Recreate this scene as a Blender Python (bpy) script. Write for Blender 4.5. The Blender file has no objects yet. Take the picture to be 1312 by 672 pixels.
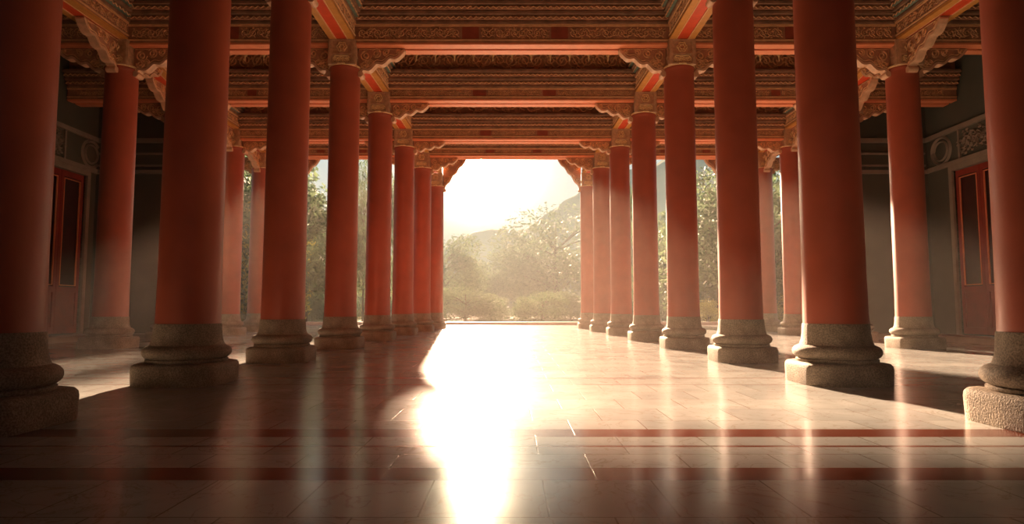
import bpy, math, random
from mathutils import Vector, Matrix
random.seed(7)
S = bpy.context.scene
COL = S.collection
PI = math.pi

# ------------------------------------------------------------------ camera
EYE = 0.95
F_PX = 800.0
PITCH = math.radians(4.29)
cd = bpy.data.cameras.new('camera'); cam = bpy.data.objects.new('camera', cd); COL.objects.link(cam)
cd.sensor_width = 36.0; cd.lens = 36.0 * F_PX / 1312.0
cam.location = (0, 0, EYE); cam.rotation_euler = (PI / 2 + PITCH, 0, 0)
cd.clip_start = 0.05; cd.clip_end = 2000
S.camera = cam
# ------------------------------------------------------------------ exposure
S.view_settings.view_transform = 'Standard'
S.view_settings.look = 'None'
S.view_settings.gamma = 1.0
S.view_settings.use_curve_mapping = False
S.view_settings.exposure = 0.42
# ------------------------------------------------------------------ sun and sky
SUN_AZ, SUN_EL = math.radians(-6.0), math.radians(17.8)
SUN_POWER = 44.0
GLOW_AZ, GLOW_EL = math.radians(-3.2), math.radians(13.4)
sd = bpy.data.lights.new('sun', 'SUN'); sun = bpy.data.objects.new('sun', sd); COL.objects.link(sun)
sd.energy = SUN_POWER; sd.color = (1.0, 0.67, 0.43); sd.angle = math.radians(1.6)
to_sun = Vector((math.sin(SUN_AZ) * math.cos(SUN_EL), math.cos(SUN_AZ) * math.cos(SUN_EL), math.sin(SUN_EL)))
sun.rotation_euler = to_sun.to_track_quat('Z', 'Y').to_euler()
sun.location = (-10, 60, 30)
glow_dir = Vector((math.sin(GLOW_AZ) * math.cos(GLOW_EL), math.cos(GLOW_AZ) * math.cos(GLOW_EL), math.sin(GLOW_EL)))

w = bpy.data.worlds.new('world'); S.world = w; w.use_nodes = True
nt = w.node_tree; nt.nodes.clear()
def N(nt, t, **k):
    n = nt.nodes.new(t)
    for a, b in k.items(): setattr(n, a, b)
    return n
out = N(nt, 'ShaderNodeOutputWorld'); bg = N(nt, 'ShaderNodeBackground')
tc = N(nt, 'ShaderNodeTexCoord')
dot = N(nt, 'ShaderNodeVectorMath', operation='DOT_PRODUCT'); dot.inputs[1].default_value = glow_dir
nrm = N(nt, 'ShaderNodeVectorMath', operation='NORMALIZE')
nt.links.new(tc.outputs['Generated'], nrm.inputs[0]); nt.links.new(nrm.outputs[0], dot.inputs[0])
mx = N(nt, 'ShaderNodeMath', operation='MAXIMUM'); mx.inputs[1].default_value = 0.0
nt.links.new(dot.outputs['Value'], mx.inputs[0])
def lobe(power, strength, colour):
    p = N(nt, 'ShaderNodeMath', operation='POWER'); p.inputs[1].default_value = power
    nt.links.new(mx.outputs[0], p.inputs[0])
    m = N(nt, 'ShaderNodeVectorMath', operation='SCALE'); m.inputs[0].default_value = colour
    m2 = N(nt, 'ShaderNodeMath', operation='MULTIPLY'); m2.inputs[1].default_value = strength
    nt.links.new(p.outputs[0], m2.inputs[0]); nt.links.new(m2.outputs[0], m.inputs['Scale'])
    return m.outputs[0]
base = N(nt, 'ShaderNodeMapRange'); base.inputs['From Min'].default_value = -0.2; base.inputs['From Max'].default_value = 0.9
sp = N(nt, 'ShaderNodeSeparateXYZ'); nt.links.new(nrm.outputs[0], sp.inputs[0]); nt.links.new(sp.outputs['Z'], base.inputs['Value'])
rm = N(nt, 'ShaderNodeValToRGB'); nt.links.new(base.outputs[0], rm.inputs[0])
rm.color_ramp.elements[0].color = (0.26, 0.29, 0.27, 1); rm.color_ramp.elements[0].position = 0.1
rm.color_ramp.elements[1].color = (0.30, 0.42, 0.58, 1)
e = rm.color_ramp.elements.new(0.3); e.color = (0.68, 0.82, 0.85, 1)
bk = N(nt, 'ShaderNodeMapRange'); bk.interpolation_type = 'SMOOTHSTEP'
bk.inputs['From Min'].default_value = -0.4; bk.inputs['From Max'].default_value = 0.5
bk.inputs['To Min'].default_value = 0.08; bk.inputs['To Max'].default_value = 1.0
nt.links.new(sp.outputs['Y'], bk.inputs['Value'])
bs = N(nt, 'ShaderNodeVectorMath', operation='SCALE'); nt.links.new(rm.outputs[0], bs.inputs[0]); nt.links.new(bk.outputs[0], bs.inputs['Scale'])
acc = bs.outputs[0]
for l in (lobe(5, 0.15, (1.0, 0.85, 0.62)), lobe(60, 0.6, (1.0, 0.88, 0.7)), lobe(500, 26.0, (1.0, 0.8, 0.52)), lobe(7000, 1300.0, (1.0, 0.8, 0.5))):
    a = N(nt, 'ShaderNodeVectorMath', operation='ADD'); nt.links.new(acc, a.inputs[0]); nt.links.new(l, a.inputs[1]); acc = a.outputs[0]
nt.links.new(acc, bg.inputs['Color']); bg.inputs['Strength'].default_value = 0.66
nt.links.new(bg.outputs[0], out.inputs['Surface'])

# ------------------------------------------------------------------ materials
def new_mat(name):
    m = bpy.data.materials.new(name); m.use_nodes = True
    return m, m.node_tree, m.node_tree.nodes['Principled BSDF']
def mat(name, colour, rough=0.6, var=0.15, scale=6.0, bump=0.0, bscale=40.0, coat=0.0, metal=0.0, spec=0.5, speck=0.0):
    m, t, b = new_mat(name)
    co = N(t, 'ShaderNodeTexCoord')
    no = N(t, 'ShaderNodeTexNoise'); no.inputs['Scale'].default_value = scale; no.inputs['Detail'].default_value = 5
    t.links.new(co.outputs['Object'], no.inputs['Vector'])
    r = N(t, 'ShaderNodeValToRGB')
    r.color_ramp.elements[0].position = 0.3; r.color_ramp.elements[1].position = 0.7
    r.color_ramp.elements[0].color = tuple(c * (1 - var) for c in colour) + (1,)
    r.color_ramp.elements[1].color = tuple(min(1, c * (1 + var)) for c in colour) + (1,)
    t.links.new(no.outputs['Fac'], r.inputs[0])
    last = r.outputs[0]
    if speck:
        n2 = N(t, 'ShaderNodeTexNoise'); n2.inputs['Scale'].default_value = 70; n2.inputs['Detail'].default_value = 3
        t.links.new(co.outputs['Object'], n2.inputs['Vector'])
        r2 = N(t, 'ShaderNodeValToRGB'); r2.color_ramp.elements[0].position = 0.38; r2.color_ramp.elements[1].position = 0.62
        r2.color_ramp.elements[0].color = (1 - speck,) * 3 + (1,); r2.color_ramp.elements[1].color = (1 + speck,) * 3 + (1,)
        t.links.new(n2.outputs['Fac'], r2.inputs[0])
        mm = N(t, 'ShaderNodeMix', data_type='RGBA', blend_type='MULTIPLY'); mm.inputs[0].default_value = 1
        t.links.new(last, mm.inputs[6]); t.links.new(r2.outputs[0], mm.inputs[7]); last = mm.outputs[2]
    t.links.new(last, b.inputs['Base Color'])
    b.inputs['Roughness'].default_value = rough; b.inputs['Metallic'].default_value = metal
    b.inputs['Specular IOR Level'].default_value = spec
    b.inputs['Coat Weight'].default_value = coat; b.inputs['Coat Roughness'].default_value = 0.25
    if bump:
        n3 = N(t, 'ShaderNodeTexNoise'); n3.inputs['Scale'].default_value = bscale; n3.inputs['Detail'].default_value = 6
        t.links.new(co.outputs['Object'], n3.inputs['Vector'])
        bp = N(t, 'ShaderNodeBump'); bp.inputs['Strength'].default_value = bump; bp.inputs['Distance'].default_value = 0.02
        t.links.new(n3.outputs['Fac'], bp.inputs['Height']); t.links.new(bp.outputs[0], b.inputs['Normal'])
    return m
M = {}
M['red'] = mat('red_lacquer', (0.42, 0.088, 0.042), 0.45, 0.12, 2.0, 0.05, 30, coat=0.15)
M['stone'] = mat('granite', (0.30, 0.235, 0.17), 0.75, 0.2, 5.0, 0.5, 60, speck=0.35)
M['wood'] = mat('painted_timber', (0.43, 0.20, 0.11), 0.6, 0.3, 5.0, 0.2, 40)
M['dark'] = mat('dark_timber', (0.34, 0.19, 0.115), 0.65, 0.3, 5.0, 0.2, 30)
M['panel'] = mat('panel_paint', (0.36, 0.07, 0.035), 0.6, 0.2, 5.0)
M['scroll'] = mat('dull_gilding', (0.75, 0.42, 0.2), 0.5, 0.3, 12.0, spec=0.5)
M['gold'] = mat('gilding', (0.95, 0.62, 0.30), 0.4, 0.2, 12.0)
M['fillet'] = mat('tan_fillet', (0.75, 0.42, 0.2), 0.5, 0.15, 8.0)
M['salmon'] = mat('salmon_strip', (0.88, 0.30, 0.14), 0.5, 0.08, 5.0)
M['soffred'] = mat('vermilion_soffit', (0.70, 0.075, 0.02), 0.5, 0.1, 5.0)
M['orange'] = mat('ochre_border', (0.62, 0.27, 0.06), 0.5, 0.12, 5.0)
M['rim'] = mat('pale_carved_edge', (0.72, 0.42, 0.25), 0.55, 0.15, 9.0)
M['capital'] = mat('capital_paint', (0.55, 0.33, 0.19), 0.55, 0.25, 9.0)
M['green'] = mat('grey_green_paint', (0.20, 0.25, 0.19), 0.6, 0.2, 8.0)
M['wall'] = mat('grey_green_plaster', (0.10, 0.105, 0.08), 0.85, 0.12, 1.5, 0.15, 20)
M['trimstone'] = mat('pale_trim', (0.31, 0.27, 0.21), 0.7, 0.12, 4.0)
M['ceil'] = mat('ceiling_timber', (0.18, 0.07, 0.04), 0.7, 0.3, 3.0)
M['doorred'] = mat('door_red', (0.30, 0.035, 0.02), 0.4, 0.15, 3.0, coat=0.2)
M['doordark'] = mat('door_panel_dark', (0.06, 0.014, 0.01), 0.5, 0.3, 3.0)
M['white'] = mat('pale_kerb', (0.66, 0.64, 0.60), 0.6, 0.08, 3.0)
M['ground'] = mat('meadow', (0.06, 0.08, 0.03), 0.9, 0.4, 0.3)
M['hill'] = mat('wooded_hill', (0.05, 0.075, 0.04), 0.9, 0.5, 0.05)
M['bark'] = mat('bark', (0.07, 0.05, 0.035), 0.9, 0.3, 6.0, 0.5, 15)

def leaf_mat(name, c1, c2):
    m, t, b = new_mat(name)
    g = N(t, 'ShaderNodeNewGeometry'); r = N(t, 'ShaderNodeValToRGB')
    r.color_ramp.elements[0].color = c1 + (1,); r.color_ramp.elements[1].color = c2 + (1,)
    t.links.new(g.outputs['Random Per Island'], r.inputs[0]); t.links.new(r.outputs[0], b.inputs['Base Color'])
    b.inputs['Roughness'].default_value = 0.6
    tr = N(t, 'ShaderNodeBsdfTranslucent'); t.links.new(r.outputs[0], tr.inputs['Color'])
    ms = N(t, 'ShaderNodeMixShader'); ms.inputs[0].default_value = 0.45
    o = t.nodes['Material Output']
    t.links.new(b.outputs[0], ms.inputs[1]); t.links.new(tr.outputs[0], ms.inputs[2]); t.links.new(ms.outputs[0], o.inputs['Surface'])
    return m
M['leaf'] = leaf_mat('green_leaves', (0.07, 0.12, 0.065), (0.18, 0.26, 0.13))
M['leafy'] = leaf_mat('yellow_green_leaves', (0.24, 0.25, 0.06), (0.5, 0.46, 0.14))

# polished marble floor with tile joints and brown bands laid in it
def floor_mat():
    m, t, b = new_mat('polished_marble')
    co = N(t, 'ShaderNodeTexCoord')
    def n(ty, **k): return N(t, ty, **k)
    L = t.links.new
    no = n('ShaderNodeTexNoise'); no.inputs['Scale'].default_value = 0.9; no.inputs['Detail'].default_value = 8; no.inputs['Distortion'].default_value = 1.2
    L(co.outputs['Object'], no.inputs['Vector'])
    r = n('ShaderNodeValToRGB')
    r.color_ramp.elements[0].position = 0.3; r.color_ramp.elements[0].color = (0.31, 0.32, 0.31, 1)
    r.color_ramp.elements[1].position = 0.75; r.color_ramp.elements[1].color = (0.47, 0.485, 0.465, 1)
    L(no.outputs['Fac'], r.inputs[0])
    # veins
    v = n('ShaderNodeTexNoise'); v.inputs['Scale'].default_value = 1.6; v.inputs['Detail'].default_value = 6; v.inputs['Distortion'].default_value = 2.5
    L(co.outputs['Object'], v.inputs['Vector'])
    a1 = n('ShaderNodeMath', operation='SUBTRACT'); a1.inputs[1].default_value = 0.5; L(v.outputs['Fac'], a1.inputs[0])
    a2 = n('ShaderNodeMath', operation='ABSOLUTE'); L(a1.outputs[0], a2.inputs[0])
    vr = n('ShaderNodeMapRange'); vr.inputs['From Max'].default_value = 0.015; vr.inputs['To Min'].default_value = 0.55; vr.inputs['To Max'].default_value = 0.0
    L(a2.outputs[0], vr.inputs['Value'])
    mv = n('ShaderNodeMix', data_type='RGBA'); L(vr.outputs[0], mv.inputs[0]); L(r.outputs[0], mv.inputs[6]); mv.inputs[7].default_value = (0.22, 0.16, 0.12, 1)
    # tiles (brick rows across the hall)
    br = n('ShaderNodeTexBrick'); br.offset = 0.5
    br.inputs['Scale'].default_value = 1.0; br.inputs['Brick Width'].default_value = 0.60; br.inputs['Row Height'].default_value = 0.62
    br.inputs['Mortar Size'].default_value = 0.005; br.inputs['Mortar Smooth'].default_value = 0.1
    br.inputs['Color1'].default_value = (0.86, 0.86, 0.86, 1); br.inputs['Color2'].default_value = (1.08, 1.06, 1.04, 1); br.inputs['Mortar'].default_value = (0.48, 0.42, 0.38, 1)
    mp = n('ShaderNodeMapping'); mp.inputs['Location'].default_value = (0.13, -0.45, 0)
    L(co.outputs['Object'], mp.inputs['Vector']); L(mp.outputs[0], br.inputs['Vector'])
    mb = n('ShaderNodeMix', data_type='RGBA', blend_type='MULTIPLY'); mb.inputs[0].default_value = 1
    L(mv.outputs[2], mb.inputs[6]); L(br.outputs['Color'], mb.inputs[7])
    sx = n('ShaderNodeSeparateXYZ'); L(co.outputs['Object'], sx.inputs[0])
    acc = None
    for (y0, y1) in ((4.72, 5.02), (4.38, 4.43), (3.55, 3.82), (7.9, 7.97), (8.6, 8.75), (9.6, 9.64)):
        c = n('ShaderNodeMath', operation='COMPARE'); c.inputs[1].default_value = (y0 + y1) / 2; c.inputs[2].default_value = (y1 - y0) / 2
        L(sx.outputs['Y'], c.inputs[0])
        k = n('ShaderNodeMath', operation='MULTIPLY'); k.inputs[1].default_value = 1.0 if y0 < 6 else 0.35; L(c.outputs[0], k.inputs[0])
        if acc is None: acc = k.outputs[0]
        else:
            s = n('ShaderNodeMath', operation='MAXIMUM'); L(acc, s.inputs[0]); L(k.outputs[0], s.inputs[1]); acc = s.outputs[0]
    bm = n('ShaderNodeMix', data_type='RGBA'); L(acc, bm.inputs[0]); L(mb.outputs[2], bm.inputs[6]); bm.inputs[7].default_value = (0.13, 0.030, 0.014, 1)
    L(bm.outputs[2], b.inputs['Base Color'])
    # polish
    rn = n('ShaderNodeTexNoise'); rn.inputs['Scale'].default_value = 3.0; rn.inputs['Detail'].default_value = 6
    L(co.outputs['Object'], rn.inputs['Vector'])
    rr = n('ShaderNodeMapRange'); rr.inputs['To Min'].default_value = 0.14; rr.inputs['To Max'].default_value = 0.24
    L(rn.outputs['Fac'], rr.inputs['Value'])
    L(rr.outputs[0], b.inputs['Roughness'])
    b.inputs['Specular IOR Level'].default_value = 0.5
    bu = n('ShaderNodeBump'); bu.inputs['Strength'].default_value = 0.25; bu.inputs['Distance'].default_value = 0.004; bu.invert = True
    L(br.outputs['Fac'], bu.inputs['Height'])
    b2 = n('ShaderNodeBump'); b2.inputs['Strength'].default_value = 0.06; b2.inputs['Distance'].default_value = 0.02
    L(rn.outputs['Fac'], b2.inputs['Height']); L(bu.outputs[0], b2.inputs['Normal']); L(b2.outputs[0], b.inputs['Normal'])
    return m
M['floor'] = floor_mat()

# ------------------------------------------------------------------ mesh helpers
class MB:
    def __init__(s): s.v = []; s.f = []; s.mi = []; s.cur = 0
    def add(s, vs, fs):
        o = len(s.v); s.v += [tuple(p) for p in vs]
        for f in fs: s.f.append(tuple(i + o for i in f)); s.mi.append(s.cur)
    def box(s, x0, x1, y0, y1, z0, z1):
        s.add([(x0,y0,z0),(x1,y0,z0),(x1,y1,z0),(x0,y1,z0),(x0,y0,z1),(x1,y0,z1),(x1,y1,z1),(x0,y1,z1)],
              [(0,3,2,1),(4,5,6,7),(0,1,5,4),(1,2,6,5),(2,3,7,6),(3,0,4,7)])
    def lathe(s, prof, n=48):
        vs = []; fs = []
        for (r, z) in prof:
            for k in range(n):
                a = 2 * PI * k / n; vs.append((r * math.cos(a), r * math.sin(a), z))
        for i in range(len(prof) - 1):
            for k in range(n):
                k2 = (k + 1) % n
                fs.append((i*n+k, i*n+k2, (i+1)*n+k2, (i+1)*n+k))
        fs.append(tuple(range(n))[::-1]); fs.append(tuple((len(prof)-1)*n + k for k in range(n)))
        s.add(vs, fs)
    def prism(s, poly, a0, a1, axis='x'):
        # poly: list of (p,q); axis x: p=y,q=z ; axis y: p=x,q=z
        n = len(poly)
        if axis == 'x': vs = [(a0, p, q) for p, q in poly] + [(a1, p, q) for p, q in poly]
        else: vs = [(p, a0, q) for p, q in poly] + [(p, a1, q) for p, q in poly]
        fs = [tuple(range(n))[::-1], tuple(range(n, 2*n))]
        for i in range(n):
            j = (i + 1) % n; fs.append((i, j, n + j, n + i))
        s.add(vs, fs)
    def ribbon(s, pts, w, h, nrm):
        # raised ridge along 3-D points lying in a plane with normal nrm
        nrm = Vector(nrm); vs = []; fs = []
        P = [Vector(p) for p in pts]
        for i, p in enumerate(P):
            d = (P[min(i+1, len(P)-1)] - P[max(i-1, 0)]).normalized(); sd_ = d.cross(nrm)
            k = w if 0 < i < len(P) - 1 else w * .4
            vs += [p - sd_ * k, p + nrm * h, p + sd_ * k]
        for i in range(len(P) - 1):
            a = i * 3; b = a + 3
            fs += [(a, a+1, b+1, b), (a+1, a+2, b+2, b+1)]
        s.add(vs, fs)
    def tube(s, pts, rad, n=7):
        P = [Vector(p) for p in pts]; vs = []; fs = []
        for i, p in enumerate(P):
            d = (P[min(i+1, len(P)-1)] - P[max(i-1, 0)]).normalized()
            u = d.cross(Vector((0.3, 0.9, 0.1))).normalized(); v = d.cross(u)
            for k in range(n):
                a = 2*PI*k/n; vs.append(p + (u*math.cos(a) + v*math.sin(a)) * rad[i])
        for i in range(len(P)-1):
            for k in range(n):
                k2 = (k+1) % n; fs.append((i*n+k, i*n+k2, (i+1)*n+k2, (i+1)*n+k))
        s.add(vs, fs)
    def mesh(s, name, mats, smooth=False, angle=None):
        me = bpy.data.meshes.new(name); me.from_pydata([tuple(p) for p in s.v], [], s.f); 
        if not isinstance(mats, (list, tuple)): mats = [mats]
        for m in mats: me.materials.append(m)
        if len(mats) > 1: me.polygons.foreach_set('material_index', s.mi)
        if smooth:
            me.polygons.foreach_set('use_smooth', [True] * len(me.polygons))
            if angle: me.set_sharp_from_angle(angle=math.radians(angle))
        me.update(); return me
def obj(name, me, parent=None, loc=(0,0,0), rot=(0,0,0), label=None):
    o = bpy.data.objects.new(name, me); COL.objects.link(o)
    o.location = loc; o.rotation_euler = rot
    if parent: o.parent = parent
    if label: o['label'] = label
    return o
def thing(name, label, cat, loc=(0,0,0), rz=0, group=None):
    o = bpy.data.objects.new(name, None); COL.objects.link(o); o.empty_display_size = .3
    o.location = loc; o.rotation_euler = (0, 0, rz); o['label'] = label; o['category'] = cat; o['kind'] = 'thing'
    if group: o['group'] = group
    return o
def struct(name, me, label=None, loc=(0,0,0)):
    o = obj(name, me, None, loc); o['kind'] = 'structure'
    if label: o['label'] = label
    return o
def bevel(o, wd=0.012, seg=2):
    b = o.modifiers.new('bevel', 'BEVEL'); b.width = wd; b.segments = seg; b.limit_method = 'ANGLE'; b.angle_limit = math.radians(40)

def spiral(cx, cz, r0, turns, a0, sgn, n=18):
    return [(cx + r0 * (1 - .86 * i / n) * math.cos(a0 + sgn * turns * 2 * PI * i / n), cz + r0 * (1 - .86 * i / n) * math.sin(a0 + sgn * turns * 2 * PI * i / n)) for i in range(n + 1)]
def scrollwork(m, x0, x1, z0, z1, y, ny, seed=0, ww=None):
    """scrolling vine relief in the plane y, facing ny (+1 / -1)"""
    rnd = random.Random(seed); h = z1 - z0; r = h * .36; wv = ww or h * .035
    nx = max(1, round((x1 - x0) / (r * 1.8))); st = (x1 - x0) / nx; nr = (0, ny, 0); hh = h * .07
    stem = []
    for i in range(nx * 8 + 1):
        x = x0 + (x1 - x0) * i / (nx * 8); stem.append((x, y, (z0+z1)/2 + h*.36*math.cos(PI * (x - x0) / st)))
    m.ribbon(stem, wv, hh, nr)
    for i in range(nx):
        cx = x0 + st * (i + .5); s = 1 if i % 2 else -1
        m.ribbon([(a, y, b) for a, b in spiral(cx, (z0+z1)/2 , r * rnd.uniform(.85, 1.0), 1.6, s * PI / 2, s)], wv, hh, nr)
        for k in range(7):
            a = rnd.uniform(0, 2*PI); px = cx + st*.5*math.cos(a)*.8; pz = (z0+z1)/2 + h*.4*math.sin(a)
            m.ribbon([(a_, y, b_) for a_, b_ in spiral(px, pz, h*.10, .7, a, s, 6)], wv*.8, hh, nr)

# ------------------------------------------------------------------ layout
ROWS = [5.1, 8.15, 11.5, 15.3, 19.05, 23.0, 26.5, 30.5]
WIN  = [4.2, 4.2, 4.2, 4.19, 4.09, 4.02, 3.84, 3.74]
WOUT = {3: 9.8, 4: 10.4, 5: 10.4, 6: 10.8, 7: 11.1}
SOFF = [7.5, 7.5, 7.5, 7.47, 7.33, 7.2, 7.44, 8.5]
FILL = [8.0, 8.0, 8.0, 7.98, 7.72, 7.6, 7.78, 8.9]
ZC = 9.1      # ceiling
TOP = 6.95    # shaft top
LONG = 7.58   # underside of the beams that run along the hall
XW = 13.7     # side walls
YW = 20.5     # cross wall
ORD = ['nearest', 'second', 'third', 'fourth', 'fifth', 'sixth', 'seventh', 'farthest']

# ------------------------------------------------------------------ floor, ground, kerb
m = MB(); m.box(-34, 34, -12, 37.0, -0.3, 0.0); struct('floor', m.mesh('floor', M['floor']))
m = MB(); m.box(-34, 34, 37.0, 37.6, -0.3, 0.17); o = struct('trim_1', m.mesh('kerb', M['white']), 'white stone kerb along the far edge of the terrace')
m = MB(); m.box(-400, 400, 37.6, 460, -1.6, -0.6); struct('ground', m.mesh('ground', M['ground']), 'meadow beyond the terrace')

# ------------------------------------------------------------------ walls
DY = {-1: (16.8, 19.8), 1: (16.1, 19.1)}
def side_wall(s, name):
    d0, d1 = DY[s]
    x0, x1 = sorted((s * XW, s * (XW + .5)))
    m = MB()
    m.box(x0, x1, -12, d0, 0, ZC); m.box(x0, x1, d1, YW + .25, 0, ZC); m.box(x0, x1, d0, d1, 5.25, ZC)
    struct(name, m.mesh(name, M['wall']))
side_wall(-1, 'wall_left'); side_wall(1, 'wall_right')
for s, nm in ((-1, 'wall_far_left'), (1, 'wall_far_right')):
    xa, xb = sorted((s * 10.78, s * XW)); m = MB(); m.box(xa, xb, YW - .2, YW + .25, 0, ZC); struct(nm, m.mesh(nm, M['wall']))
tn = 2
for s in (-1, 1):
    sd_n = 'left' if s < 0 else 'right'
    # raised step at the foot of the wall
    xa, xb = sorted((s * (XW - 1.1), s * XW)); m = MB(); m.box(xa, xb, 2, YW - .2, 0, .16)
    m.box(*sorted((s * 10.6, s * (XW - 1.1))), YW - .9, YW - .2, 0, .16)
    struct('trim_%d' % tn, m.mesh('step', M['trimstone']), 'low grey stone step along the foot of the %s wall' % sd_n); tn += 1
    # string course and frieze above the doors
    m = MB()
    xa, xb = sorted((s * (XW - .10), s * XW))
    m.box(xa, xb, 2, YW - .2, 5.38, 5.52); m.box(xa, xb, 2, YW - .2, 6.42, 6.56)
    xa, xb = sorted((s * 10.6, s * (XW - .1)))
    m.box(xa, xb, YW - .30, YW - .2, 5.38, 5.50); m.box(xa, xb, YW - .28, YW - .2, 5.62, 5.68); m.box(xa, xb, YW - .28, YW - .2, 6.02, 6.08); m.box(xa, xb, YW - .3, YW - .2, 6.42, 6.56)
    o = struct('trim_%d' % tn, m.mesh('string_course', M['trimstone']), 'pale moulding courses above the doors on the %s side' % sd_n); tn += 1
    # carved relief between the courses
    m = MB()
    for q, (y0, y1) in enumerate(((13.2, 15.9), (16.1, 18.7))):
        scrollwork(m, y0, y1, 5.56, 6.38, 0, 1, seed=q)
        scrollwork(m, y0 + .15, y1 + .15, 5.66, 6.3, 0, 1, seed=q + 5, ww=.018)
    m.v = [(s * (XW - .005 - abs(y_)), x_, z_) for (x_, y_, z_) in m.v]
    # frames round the reliefs
    for (y0, y1) in ((13.1, 16.0), (16.0, 18.8)):
        for (a, b) in ((y0, y0 + .07), (y1 - .07, y1)):
            xa, xb = sorted((s * (XW - .06), s * XW)); m.box(xa, xb, a, b, 5.52, 6.42)
    o = struct('trim_%d' % tn, m.mesh('wall_relief', mat('relief_%s' % sd_n, (0.30, 0.25, 0.19), .7, .2, 6)), 'carved stone frieze above the %s doors' % sd_n); tn += 1
    # round medallion near the corner
    m = MB()
    for (r, wdt) in ((.43, .05), (.30, .03)):
        pts = [((20.0 if s < 0 else 19.6) + r * math.cos(2*PI*i/32), 0, 5.97 + r * math.sin(2*PI*i/32)) for i in range(33)]
        m.ribbon(pts, wdt, .06, (0, 1, 0))
    m.v = [(s * (XW - .005 - abs(y_)), x_, z_) for (x_, y_, z_) in m.v]
    struct('trim_%d' % tn, m.mesh('round_medallion', M['trimstone']), 'round stone medallion in the %s frieze beside the corner' % sd_n); tn += 1

# doors with three leaves each
for di, s in ((1, -1), (2, 1)):
    sd_n = 'left' if s < 0 else 'right'
    d0, d1 = DY[s]
    def P(m, name, mt, par=None, lab=None):
        m.v = [(s * x_, y_, z_) for (x_, y_, z_) in m.v]
        if s > 0: m.f = m.f
        else: m.f = [f[::-1] for f in m.f]
        o = obj(name, m.mesh(name, mt), par, label=lab); return o
    m = MB(); m.box(XW + .12, XW + .2, d0, d1, .16, 5.25)
    d = P(m, 'door_%d' % di, M['doordark']); d['kind'] = 'structure'; d['label'] = 'tall red three leaf panelled door in the %s wall' % sd_n
    m = MB(); m.box(XW - .08, XW + .12, d0 - .16, d0, .16, 5.38); m.box(XW - .08, XW + .12, d1, d1 + .14, .16, 5.38); m.box(XW - .08, XW + .12, d0, d1, 5.22, 5.38)
    P(m, 'door_frame', M['trimstone'], d)
    for k in range(3):
        y0 = d0 + .02 + k * .99; y1 = y0 + .975; m = MB()
        for a, b, c, e_ in ((y0, y0+.11, .2, 5.2), (y1-.11, y1, .2, 5.2), (y0+.11, y1-.11, .2, .4), (y0+.11, y1-.11, 1.45, 1.62), (y0+.11, y1-.11, 5.02, 5.2)):
            m.box(XW + .03, XW + .11, a, b, c, e_)
        lf = P(m, 'door_leaf', M['doorred'], d)
        m = MB(); m.box(XW + .07, XW + .11, y0 + .11, y1 - .11, .4, 1.45); P(m, 'lower_panel', M['doorred'], lf)
        m = MB()
        a_, b_, c_, e_ = y0 + .13, y1 - .13, 1.66, 4.98
        for q in ((a_, b_, c_, c_ + .025), (a_, b_, e_ - .025, e_), (a_, a_ + .025, c_ + .025, e_ - .025), (b_ - .025, b_, c_ + .025, e_ - .025)): m.box(XW + .03, XW + .07, *q)
        P(m, 'beading_line', M['salmon'], lf)

# ------------------------------------------------------------------ ceiling and roof
m = MB(); m.box(-XW - .5, XW + .5, -12.4, 33.0, ZC, ZC + .6)
for i in range(len(ROWS) - 1):
    y0, y1 = ROWS[i], ROWS[i+1]
    for k in range(1, 4):
        y = y0 + (y1 - y0) * k / 4; m.box(-XW, XW, y - .06, y + .06, ZC - .12, ZC)
for k in range(-11, 12):
    x = k * 1.2; m.box(x - .06, x + .06, 2, 32.5, ZC - .10, ZC + .02)
struct('ceiling', m.mesh('ceiling', M['ceil']))

# ------------------------------------------------------------------ columns
shaft_me = MB(); shaft_me.lathe([(.385, .76), (.385, .80)] + [(.378 - .012 * (i / 10), .8 + (TOP - .92) * i / 10) for i in range(1, 11)] + [(.372, TOP - .10), (.385, TOP - .07), (.392, TOP - .03), (.38, TOP)], 56)
shaft_me = shaft_me.mesh('shaft', M['red'], True, 50)
m = MB(); m.lathe([(.393, TOP - .012), (.402, TOP + .0), (.402, TOP + .03), (.385, TOP + .04)], 48); collar_me = m.mesh('collar', M['gold'], True, 50)
m = MB()
prof = [(.36, .27), (.47, .27), (.485, .29), (.485, .31)]
prof += [(.425 + .10 * math.cos(a), .40 + .085 * math.sin(a)) for a in [math.radians(t) for t in range(-70, 71, 14)]]
prof += [(.435, .49), (.425, .52), (.412, .56), (.402, .64), (.398, .74), (.392, .76), (.30, .76)]
m.lathe(prof, 56); base_me = m.mesh('base', M['stone'], True, 40)
# rounded square plinth
def rsq(h, r, n=8):
    pts = []
    for (sx, sy, a0) in ((1, 1, 0), (-1, 1, 90), (-1, -1, 180), (1, -1, 270)):
        for k in range(n + 1):
            a = math.radians(a0 + 90 * k / n); pts.append((sx * (h - r) + r * math.cos(a), sy * (h - r) + r * math.sin(a)))
    return pts
m = MB(); rings = [(.525, .26, 0), (.53, .27, .02), (.535, .27, .20), (.53, .27, .24), (.51, .26, .265), (.47, .25, .275)]
vs = []; fs = []; n_ = 36
for (h, r, z) in rings: vs += [(x, y, z) for x, y in rsq(h, r)]
for i in range(len(rings) - 1):
    for k in range(n_): k2 = (k+1) % n_; fs.append((i*n_+k, i*n_+k2, (i+1)*n_+k2, (i+1)*n_+k))
fs.append(tuple(range(n_))[::-1]); fs.append(tuple((len(rings)-1)*n_+k for k in range(n_)))
m.add(vs, fs); plinth_me = m.mesh('plinth', M['stone'], True, 40)

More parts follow.
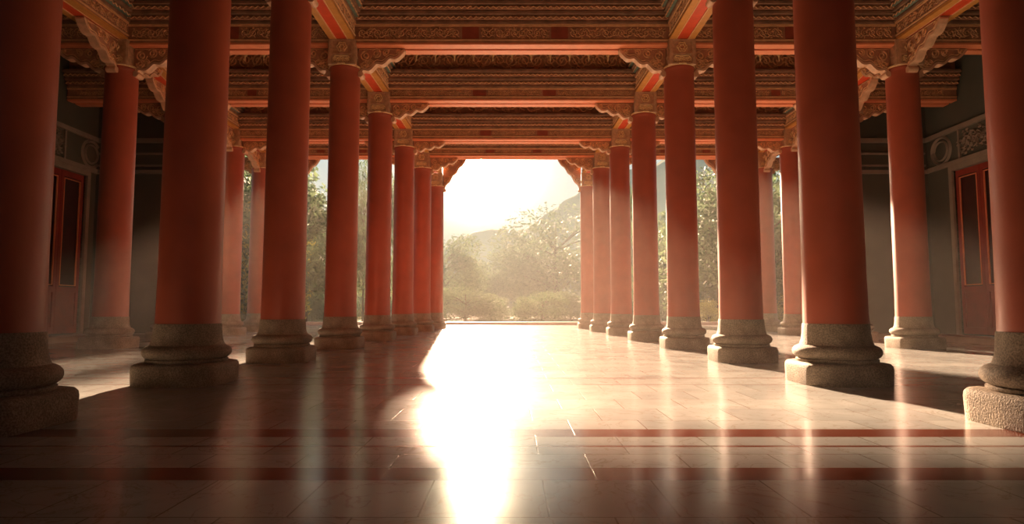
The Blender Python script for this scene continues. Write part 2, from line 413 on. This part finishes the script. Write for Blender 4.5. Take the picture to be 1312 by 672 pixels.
# square capital block with framed panels and rosettes (local z 0 = shaft top)
CH = LONG - TOP
m = MB(); m.box(-.32, .32, -.36, .36, 0, CH)
for sy in (-1, 1):
    ya, yb = sorted((sy * .36, sy * .39))
    for b in ((-.32, -.24, 0, CH), (.24, .32, 0, CH), (-.24, .24, 0, .04), (-.24, .24, .24, .29), (-.24, .24, CH - .04, CH)): m.box(b[0], b[1], ya, yb, b[2], b[3])
for sx in (-1, 1):
    xa, xb = sorted((sx * .32, sx * .34))
    for b in ((-.36, -.28, 0, CH), (.28, .36, 0, CH), (-.28, .28, .24, .29)): m.box(xa, xb, b[0], b[1], b[2], b[3])
cap_me = m.mesh('capital_block', M['capital'])
m = MB()
def ring(m, cx, cz, r, wd, y, ny, n=20, wob=0):
    m.ribbon([(cx + (r + wob * math.cos(6 * 2*PI*i/n)) * math.cos(2*PI*i/n), y, cz + (r + wob * math.cos(6 * 2*PI*i/n)) * math.sin(2*PI*i/n)) for i in range(n + 1)], wd, .03, (0, ny, 0))
for y, ny in ((-.362, -1),):
    ring(m, 0, .44, .115, .014, y, ny, 48, .012); ring(m, 0, .44, .055, .012, y, ny)
    for k in range(6):
        a = k * PI / 3; m.ribbon([(a_, y, b_) for a_, b_ in spiral(.085 * math.cos(a), .44 + .085 * math.sin(a), .03, .8, a, 1, 6)], .01, .025, (0, ny, 0))
rosette_me = m.mesh('rosette', M['gold'])
m = MB(); scrollwork(m, -.19, .19, .06, .22, -.362, -1, 3, .01)
m.ribbon([(-.21, -.362, .05), (-.21, -.362, .16), (-.16, -.362, .22), (.16, -.362, .22), (.21, -.362, .16), (.21, -.362, .05), (-.21, -.362, .05)], .012, .02, (0, -1, 0))
carve_me = m.mesh('carved_panel', M['gold'])

# wavy carved bracket; u = distance from the column axis, z 0 = shaft top
def bracket_mesh(L, topz):
    n = 44; low = []
    u0 = .34
    for i in range(n + 1):
        t = i / n; u = u0 + (L - u0) * t
        z = -.14 + (topz + .02) * (t ** .85) + .045 * math.sin(t * 2 * PI * 3.5 - .6) * (1 - .3 * t)
        if t > .93: z += (t - .93) * 1.4
        low.append((u, min(z, topz - .03)))
    poly = low + [(L, topz), (u0, topz)]
    b = MB(); b.cur = 0; b.prism(poly, -.085, .085, 'y')
    # carving on both faces
    s_ = MB()
    for ny in (-1, 1):
        k = 0
        for (uu, zz, r) in ((.52, topz * .62, .15), (.80, topz * .74, .13), (1.04, topz * .80, .10), (.50, topz * .2, .12), (.66, topz * .30, .09), (L - .16, topz * .86, .07)):
            if r > topz - zz: zz = topz - r - .03
            if uu > L - .1: continue
            for q in range(2):
                s_.ribbon([(a_, ny * .086, b_) for a_, b_ in spiral(uu, zz, r * (1 - .12*q), 1.7, k * 1.3, 1 if k % 2 else -1, 20)], .013, .02, (0, ny, 0)); k += 1
        s_.ribbon([(u, ny * .086, z + .075) for u, z in low if z + .09 < topz], .012, .018, (0, ny, 0))
        s_.ribbon([(u0 + .02, ny * .086, topz - .03), (L - .02, ny * .086, topz - .03)], .014, .018, (0, ny, 0))
    r_ = MB(); th = .038
    P_ = [Vector((u, 0, z)) for u, z in low]; vs = []; fs = []
    for i, p in enumerate(P_):
        d = (P_[min(i+1, n)] - P_[max(i-1, 0)]).normalized(); up = Vector((-d.z, 0, d.x))
        a, bb = p + up * .02, p - up * th
        vs += [(a.x, -.105, a.z), (a.x, .105, a.z), (bb.x, .105, bb.z), (bb.x, -.105, bb.z)]
    for i in range(n):
        a = i * 4; c = a + 4
        for k in range(4): fs.append((a + k, a + (k+1) % 4, c + (k+1) % 4, c + k))
    fs += [(0, 3, 2, 1), (n*4, n*4+1, n*4+2, n*4+3)]
    r_.add(vs, fs)
    # curled foot against the column
    pts = [(u0 + .06 + .075 * math.cos(a), 0, -.15 + .075 * math.sin(a)) for a in [2*PI*i/14 for i in range(14)]]
    r_.prism([(x, z) for x, _, z in pts], -.12, .12, 'y')
    return b.mesh('bracket', M['wood']), s_.mesh('carved_scrolls', M['scroll']), r_.mesh('wavy_edge', M['rim'])
BR = {}
def brackets(par, L, topz, dirs):
    key = (L, round(topz, 2))
    if key not in BR: BR[key] = bracket_mesh(L, topz)
    a, b, c = BR[key]
    for rz in dirs:
        o = obj('bracket', a, par, (0, 0, TOP), (0, 0, rz))
        obj('carved_scrolls', b, o); obj('wavy_edge', c, o)

def column(x, y, label, group, i, inner):
    t = thing('column', label, 'column', (x, y, 0), 0, group)
    obj('plinth', plinth_me, t); obj('base', base_me, t); obj('shaft', shaft_me, t); obj('collar', collar_me, t)
    c = obj('capital_block', cap_me, t, (0, 0, TOP))
    obj('rosette', rosette_me, c); obj('carved_panel', carve_me, c)
    zt = SOFF[i] - TOP; zt = min(zt, .55) if i < 7 else zt
    if inner: brackets(t, 1.5, zt, (0, PI))
    else: brackets(t, 1.6, zt, (0, PI)); brackets(t, 1.6, LONG - TOP, (PI/2, -PI/2))
    return t
for i, y in enumerate(ROWS):
    for s in (-1, 1):
        sn = 'left' if s < 0 else 'right'
        lab = 'red round column on stone base, %s in the row %s of the central aisle' % (ORD[i], sn)
        column(s * WIN[i] + ({-1: -.06, 1: .22}[s] if i == 0 else 0), y, lab, 'columns lining the central aisle', i, True)
ON = {3: 'nearest visible', 4: 'second visible', 5: 'third visible', 6: 'fourth visible', 7: 'farthest'}
for i, wo in WOUT.items():
    for s in (-1, 1):
        sn = 'left' if s < 0 else 'right'
        lab = 'red column in the outer %s row near the side wall, %s from the camera' % (sn, ON[i])
        column(s * wo, ROWS[i], lab, 'columns of the outer rows', i, False)

# ------------------------------------------------------------------ beams
def beam(p0, p1, soff, fil, label, group, name, style, hw=.30, sides=(-1, 1), pend=False, plain=False, cut=(0.34, 0.34)):
    """beam from p0 to p1 (plan); local x along, local -y is the face towards the camera for a cross beam"""
    p0 = Vector(p0); p1 = Vector(p1); L = (p1 - p0).length; a = math.atan2(p1.y - p0.y, p1.x - p0.x)
    t = thing(name, label, 'beam', ((p0.x + p1.x)/2, (p0.y + p1.y)/2, soff), a, group)
    h = L / 2; fz = fil - soff; cz = ZC - .13 - soff
    m = MB(); m.box(-h, h, -hw, hw, .05, cz); obj('beam_core', m.mesh('beam_core', M['wood']), t)
    m = MB()
    if style == 'cross':
        m.box(-h, h, -hw - .01, -.05, 0, .05); m.box(-h, h, .05, hw + .01, 0, .05)
        obj('soffit_strip', m.mesh('soffit_strip', M['salmon']), t)
        m = MB(); m.box(-h, h, -.05, .05, .035, .05); obj('groove', m.mesh('groove', M['panel']), t)
    else:
        m.box(-h, h, -hw * .45, hw * .45, .012, .05); obj('soffit_strip', m.mesh('soffit_strip', M['soffred']), t)
        for s in (-1, 1):
            m = MB(); ya, yb = sorted((s * hw * .5, s * (hw + .01))); m.box(-h, h, ya, yb, 0, .06); obj('border_strip', m.mesh('border_strip', M['orange']), t)
        m = MB()
        for s in (-1, 1): ya, yb = sorted((s * hw * .44, s * hw * .52)); m.box(-h, h, ya, yb, -.012, .03)
        obj('edge_line', m.mesh('edge_line', M['fillet']), t)
    # fillets
    m = MB(); g = MB(); c = MB(); k = MB(); q = MB(); gr = MB()
    for s in sides:
        def bb(mm, y0, y1, z0, z1, x0=-h, x1=h):
            ya, yb = sorted((s * y0, s * y1)); mm.box(x0, x1, ya, yb, z0, z1)
        bb(m, hw, hw + .035, fz - .045, fz); bb(m, hw, hw + .025, .10, .13)
        # cornice of stepped mouldings above
        z = fz; oy = .05; n_st = 5; top = min(fz + .52, cz - .05)
        for j in range(n_st):
            dz = (top - fz) / n_st
            bb(c if j % 2 == 0 else k, hw - .01, hw + oy, z, z + dz * .62); bb(c, hw - .01, hw + oy - .03, z + dz * .62, z + dz)
            z += dz; oy += .055
        if not plain:
            x = -h + cut[0] + .05; xe = h - cut[1] - .05; seg = (xe - x)
            if L > 6: parts = ((0, .33), (.40, .62), (.69, 1))
            elif style == 'long': parts = ((0, 1),)
            else: parts = ((0, .44), (.56, 1))
            for (u, v) in parts: scrollwork(g, x + seg * u, x + seg * v, .15, fz - .06, s * (hw + .001), s, seed=int(u * 10) + 3)
            if L > 3:
                for (u, v) in zip(parts[:-1], parts[1:]):
                    bb(q, hw, hw + .012, .15, fz - .06, x + seg * u[1] + .06, x + seg * v[0] - .06)
                    obj('plain_panel', q.mesh('plain_panel', M['panel']), t); q = MB()
            # beading on the mouldings
            nb = int(L / .07)
            for j in (1, 3):
                zz = fz + (top - fz) / n_st * (j + .3); yy = hw + .05 + .055 * j
                gr.ribbon([(-h + L * b / nb, s * (yy + .002), zz + (.028 if b % 2 else -.028)) for b in range(nb + 1)], .018, .016, (0, s, 0))
            if cz - top + fz * 0 > .3: scrollwork(g, -h + .4, h - .4, top + .04, cz - .08, s * (hw + .012), s, seed=9)
    obj('fillet', m.mesh('fillet', M['fillet']), t)
    obj('cornice', c.mesh('cornice', M['dark']), t)
    obj('moulding', k.mesh('moulding', M['wood'] if style == 'cross' else M['green']), t)
    if g.v: obj('carved_frieze', g.mesh('carved_frieze', M['scroll']), t)
    if gr.v: obj('beading', gr.mesh('beading', M['scroll']), t)
    if pend:
        nn = max(3, int(L / .62)); zz = 8.72 - soff
        for j in range(nn):
            xx = -h + .6 + (L - 1.2) * j / (nn - 1)
            pm = MB(); pts = [(.0, -.30), (.03, -.22), (.02, -.16), (.07, -.08), (.09, -.02), (.05, .03), (.08, .08), (.0, .12)]
            pm.lathe([(r * (1 if j % 2 else .8) + .001, z) for r, z in pts], 8)
            for sx in (-1, 1):
                pm.ribbon([(sx * (.05 + .09 * u_), -.02, .06 - .13 * math.sin(u_ * 2.6)) for u_ in [q_ / 6 for q_ in range(7)]], .02, .03, (0, -1, 0))
            obj('gilt_pendant', pm.mesh('gilt_pendant', M['gold'], True), t, (xx, -hw - .33, zz))
    return t
for i in range(2, 8):
    y = ROWS[i]; wi = WIN[i]; wo = WOUT.get(i, 9.8)
    pl = i >= 7
    beam((-wi, y), (wi, y), SOFF[i], FILL[i], 'carved cross beam spanning the central aisle, %s row of columns from the camera' % ORD[i], 'cross beams over the central aisle', 'cross_beam', 'cross', pend=(i in (4, 5)), plain=(pl or i < 3), sides=(-1, 1) if i < 7 else (-1, 1))
    for s in (-1, 1):
        sn = 'left' if s < 0 else 'right'
        a, b = sorted((s * wi, s * wo))
        beam((a, y), (b, y), SOFF[i], FILL[i], 'carved cross beam over the %s side aisle, %s row of columns from the camera' % (sn, ORD[i]), 'cross beams over the side aisles', 'cross_beam', 'cross', plain=(pl or i < 3), pend=(i == 4))
        if i <= 4:
            a, b = sorted((s * wo, s * (XW - .04)))
            beam((a, y), (b, y), SOFF[i], FILL[i], 'short dark beam from outer %s row to the side wall, %s row from camera' % (sn, ORD[i]), 'cross beams reaching the side walls', 'cross_beam', 'cross', plain=(i < 3))
for i in range(2, 7):
    y0, y1 = ROWS[i] + .31, ROWS[i+1] - .31
    for s in (-1, 1):
        sn = 'left' if s < 0 else 'right'
        beam((s * WIN[i], y0), (s * WIN[i+1], y1), LONG, 8.02, 'red and ochre bottomed beam along the %s inner row, between the %s and %s columns' % (sn, ORD[i], ORD[i+1]), 'beams along the inner rows', 'long_beam', 'long', cut=(0, 0))
        beam((s * WOUT.get(i, 9.8), y0), (s * WOUT[i+1], y1), LONG, 8.02, 'painted beam along the %s outer row, between the %s and %s rows from the camera' % (sn, ORD[i], ORD[i+1]), 'beams along the outer rows', 'long_beam', 'long', cut=(0, 0))

# ------------------------------------------------------------------ hill, trees
def hill(name, cx, cy, rx, ry, h, seed, label):
    rnd = random.Random(seed); n = 40; vs = []; fs = []
    ph = [rnd.uniform(0, 6) for _ in range(6)]
    for j in range(n + 1):
        for i in range(n + 1):
            u = i / n * 2 - 1; v = j / n * 2 - 1; r = min(1, math.hypot(u, v))
            z = h * (0.5 + .5 * math.cos(PI * r)) * (1 + .15 * math.sin(u * 9 + ph[0]) + .1 * math.sin(u * 17 + v * 8 + ph[1])) + (.02 * h * math.sin(u * 60 + ph[2]) * math.cos(v * 50)) * (1 - r)
            vs.append((cx + u * rx, cy + v * ry, z - 1))
    for j in range(n):
        for i in range(n):
            a = j * (n + 1) + i; fs.append((a, a + 1, a + n + 2, a + n + 1))
    m = MB(); m.add(vs, fs); o = struct(name, m.mesh(name, M['hill'], True), label)
hill('hill', 75, 330, 190, 90, 74, 1, 'misty wooded hill seen through the central opening')
hill('hill', -150, 330, 170, 90, 62, 2, 'misty wooded hill to the left')

def tree_meshes(seed, h, rad, nl, ls, leafm):
    rnd = random.Random(seed); tr = MB(); lf = MB()
    tips = []
    tr.tube([(0, 0, -1.2), (.05, 0, h*.2), (-.1, .1, h*.45), (0, 0, h*.8)], [h*.028, h*.022, h*.016, h*.005])
    for k in range(16):
        a = rnd.uniform(0, 2*PI); z0 = h * rnd.uniform(.15, .7); el = rnd.uniform(.2, .9)
        zz = z0 + h * .22 * el; r = rad * rnd.uniform(.45, .95) * (1 - max(0, (zz/h - .6)) * 1.6)
        tip = (r * math.cos(a), r * math.sin(a), zz + h * .05)
        tr.tube([(0, 0, z0), (tip[0]*.5, tip[1]*.5, z0 + (tip[2]-z0)*.6), tip], [h*.01, h*.006, h*.002], 5)
        tips.append(tip)
    blobs = [(t_[0], t_[1], t_[2], rad * rnd.uniform(.28, .5)) for t_ in tips] + [(0, 0, h * .84, rad * .45), (0, 0, h*.6, rad*.6)]
    for k in range(10):
        a = rnd.uniform(0, 2*PI); blobs.append((rad * .75 * math.cos(a), rad * .75 * math.sin(a), h * rnd.uniform(.12, .55), rad * .4))
    for _ in range(nl):
        bx, by, bz, br = rnd.choice(blobs)
        u = rnd.uniform(-1, 1); a = rnd.uniform(0, 2*PI); rr = br * (rnd.random() ** .35); q = math.sqrt(1 - u*u)
        c = Vector((bx + rr*q*math.cos(a), by + rr*q*math.sin(a), bz + rr*u*.8))
        d1 = Vector((rnd.gauss(0,1), rnd.gauss(0,1), rnd.gauss(0,1))).normalized(); d2 = d1.orthogonal().normalized()
        s = ls * rnd.uniform(.6, 1.3)
        lf.add([c - d1*s, c + d2*s*.45, c + d1*s, c - d2*s*.45], [(0, 1, 2, 3)])
    return tr.mesh('trunk', M['bark'], True), lf.mesh('foliage', leafm)
TM = [tree_meshes(11, 10, 4.2, 9000, .17, M['leaf']), tree_meshes(12, 10, 3.4, 8000, .17, M['leaf']), tree_meshes(13, 10, 4.8, 9000, .18, M['leaf']), tree_meshes(14, 10, 4.4, 7000, .20, M['leafy'])]
def tree(x, y, h, k, rz, label, group=None, name='tree', wide=1.0, cat='tree'):
    t = thing(name, label, cat, (x, y, -0.7), rz, group)
    f = h / 10; t.scale = (f * wide, f * wide, f)
    obj('trunk', TM[k][0], t); obj('foliage', TM[k][1], t)
# centre of the view, deep in the mist
tree(-8.5, 78, 10.5, 0, 0, 'broad misty tree left of the middle in the central opening', wide=1.2)
tree(6.5, 92, 17.5, 2, 1, 'tallest hazy round tree in the central opening', wide=1.15)
tree(-1.5, 84, 7, 1, 2, 'low hazy tree between the two big ones in the central opening', wide=1.2)
tree(11.5, 70, 7.2, 3, 3, 'yellowish leafy tree at the right edge of the central opening')
tree(-12, 58, 5.5, 3, .5, 'small leafy tree at the left edge of the central opening', wide=1.1)
tree(16, 84, 15, 0, 4, 'hazy tree behind the right inner columns')
for k in range(17):
    rr = random.Random(k + 50)
    tree(-70 + k * 8.6 + rr.uniform(-2, 2), 104 + rr.uniform(-7, 9), rr.uniform(9, 14), k % 3, k, 'pale tree in the far misty belt of forest beyond the terrace', 'trees of the far misty belt', wide=1.25)
for k in range(26):
    rr = random.Random(k + 90)
    tree(-36 + k * 2.9 + rr.uniform(-1, 1), 55 + rr.uniform(-4, 5), rr.uniform(2.4, 3.6), (k * 2) % 4, k * 2.1, 'low bushy undergrowth shrub in the meadow beyond the terrace', 'shrubs of the misty undergrowth', 'shrub', 1.7, 'shrub')
# left
tree(-20, 66, 13, 2, 2, 'grey green tree seen through the left side aisle behind the sixth column')
tree(-24, 56, 15, 1, 0, 'tree seen through the left side aisle beyond the third column', wide=1.2)
tree(-23.5, 48, 8, 0, 1, 'lower tree through the left side aisle near the terrace edge', wide=1.2)
tree(-30, 70, 18, 0, 1, 'tall tree far back on the left', wide=1.2)
tree(-21.5, 43, 13.5, 0, 4, 'green tree close to the terrace between the two outer left columns', wide=.9)
tree(-18.0, 44, 9.5, 3, 5, 'yellow green tree by the terrace beside the outer left columns', wide=.8)
tree(-28, 45, 15, 2, 0, 'tree at the far left beyond the end of the wall')
# dense trees right behind the terrace on both sides
for q, (x, h, k, rz, lab) in enumerate(((-15.6, 11.4, 2, 1.7, 'dense tree by the terrace behind the left side aisle'), (-19.6, 14.5, 0, 3.0, 'dense tree by the terrace at the outer edge of the left side aisle'),
        (15.6, 11.4, 0, 4.1, 'dense tree by the terrace behind the right side aisle'), (19.4, 12.6, 2, 5.2, 'dense tree by the terrace at the outer edge of the right side aisle'))):
    tree(x, 47, h, k, rz, lab, wide=1.0)
# slender trees added behind the columns to keep low sun off the side aisles
for x, h, k, lab in ((-9.7, 15, 1, 'added slender tree shading the left side aisle, behind the fifth left inner column'), (-11.2, 15, 2, 'added slender tree shading the left side aisle, between fourth and fifth left inner columns'), (-12.75, 15, 1, 'added slender tree shading the left side aisle, behind the fourth left inner column'), 
        (8.2, 14, 0, 'added slender tree shading the right side aisle, behind the sixth right inner column')):
    tree(x, 47, h, k, x, lab, wide=.22)
# right
tree(20, 60, 13, 2, 2, 'tree seen through the right side aisle beside the fourth column', wide=1.2)
tree(19.5, 50, 8, 0, 5, 'lower tree through the right side aisle near the terrace edge', wide=1.2)
tree(26, 72, 18, 1, 0, 'tall tree far back on the right', wide=1.3)
tree(23.5, 47, 13.5, 0, 1, 'green tree between the outer right columns', wide=1.0)
tree(29, 48, 14, 2, 3, 'tree at the far right beyond the end of the wall')
tree(19.9, 41, 3.3, 3, 2, 'bright yellow green shrub at the terrace edge by the outer right column', name='shrub', wide=1.3, cat='shrub')
tree(17.0, 42, 2.6, 3, 0, 'low bright shrub at the terrace edge behind the right side aisle', name='shrub', wide=1.3, cat='shrub')
tree(13.5, 43, 2.4, 3, 1, 'low shrub right of centre at the terrace edge', name='shrub', wide=1.4, cat='shrub')
tree(-15.5, 42, 2.4, 3, 1, 'low shrub behind the left side aisle at the terrace edge', name='shrub', wide=1.4, cat='shrub')

# ------------------------------------------------------------------ haze
def haze(name, b, dens, aniso, colour, label, absorb=0):
    m = MB(); m.box(*b)
    mt = bpy.data.materials.new(name); mt.use_nodes = True; t = mt.node_tree; t.nodes.clear()
    o_ = N(t, 'ShaderNodeOutputMaterial'); v = N(t, 'ShaderNodeVolumeScatter')
    v.inputs['Color'].default_value = colour + (1,); v.inputs['Density'].default_value = dens; v.inputs['Anisotropy'].default_value = aniso
    if absorb:
        ab = N(t, 'ShaderNodeVolumeAbsorption'); ab.inputs['Density'].default_value = absorb; ab.inputs['Color'].default_value = (.1, .1, .1, 1)
        ad = N(t, 'ShaderNodeAddShader'); t.links.new(v.outputs[0], ad.inputs[0]); t.links.new(ab.outputs[0], ad.inputs[1]); t.links.new(ad.outputs[0], o_.inputs['Volume'])
    else: t.links.new(v.outputs[0], o_.inputs['Volume'])
    o = obj(name, m.mesh(name, mt)); o['kind'] = 'stuff'; o['label'] = label; o['category'] = 'haze'
    return o
haze('morning_mist', (-200, 200, 37.7, 400, -0.55, 22), 0.0022, 0.1, (0.52, 0.84, 1.0), 'warm morning mist hanging over the trees beyond the terrace', 0.009)
haze('dusty_air', (-13.6, 13.6, -11.5, 32.9, 0.02, 9.0), 0.0027, 0.3, (1.0, 0.90, 0.78), 'thin sunlit dust haze filling the hall')
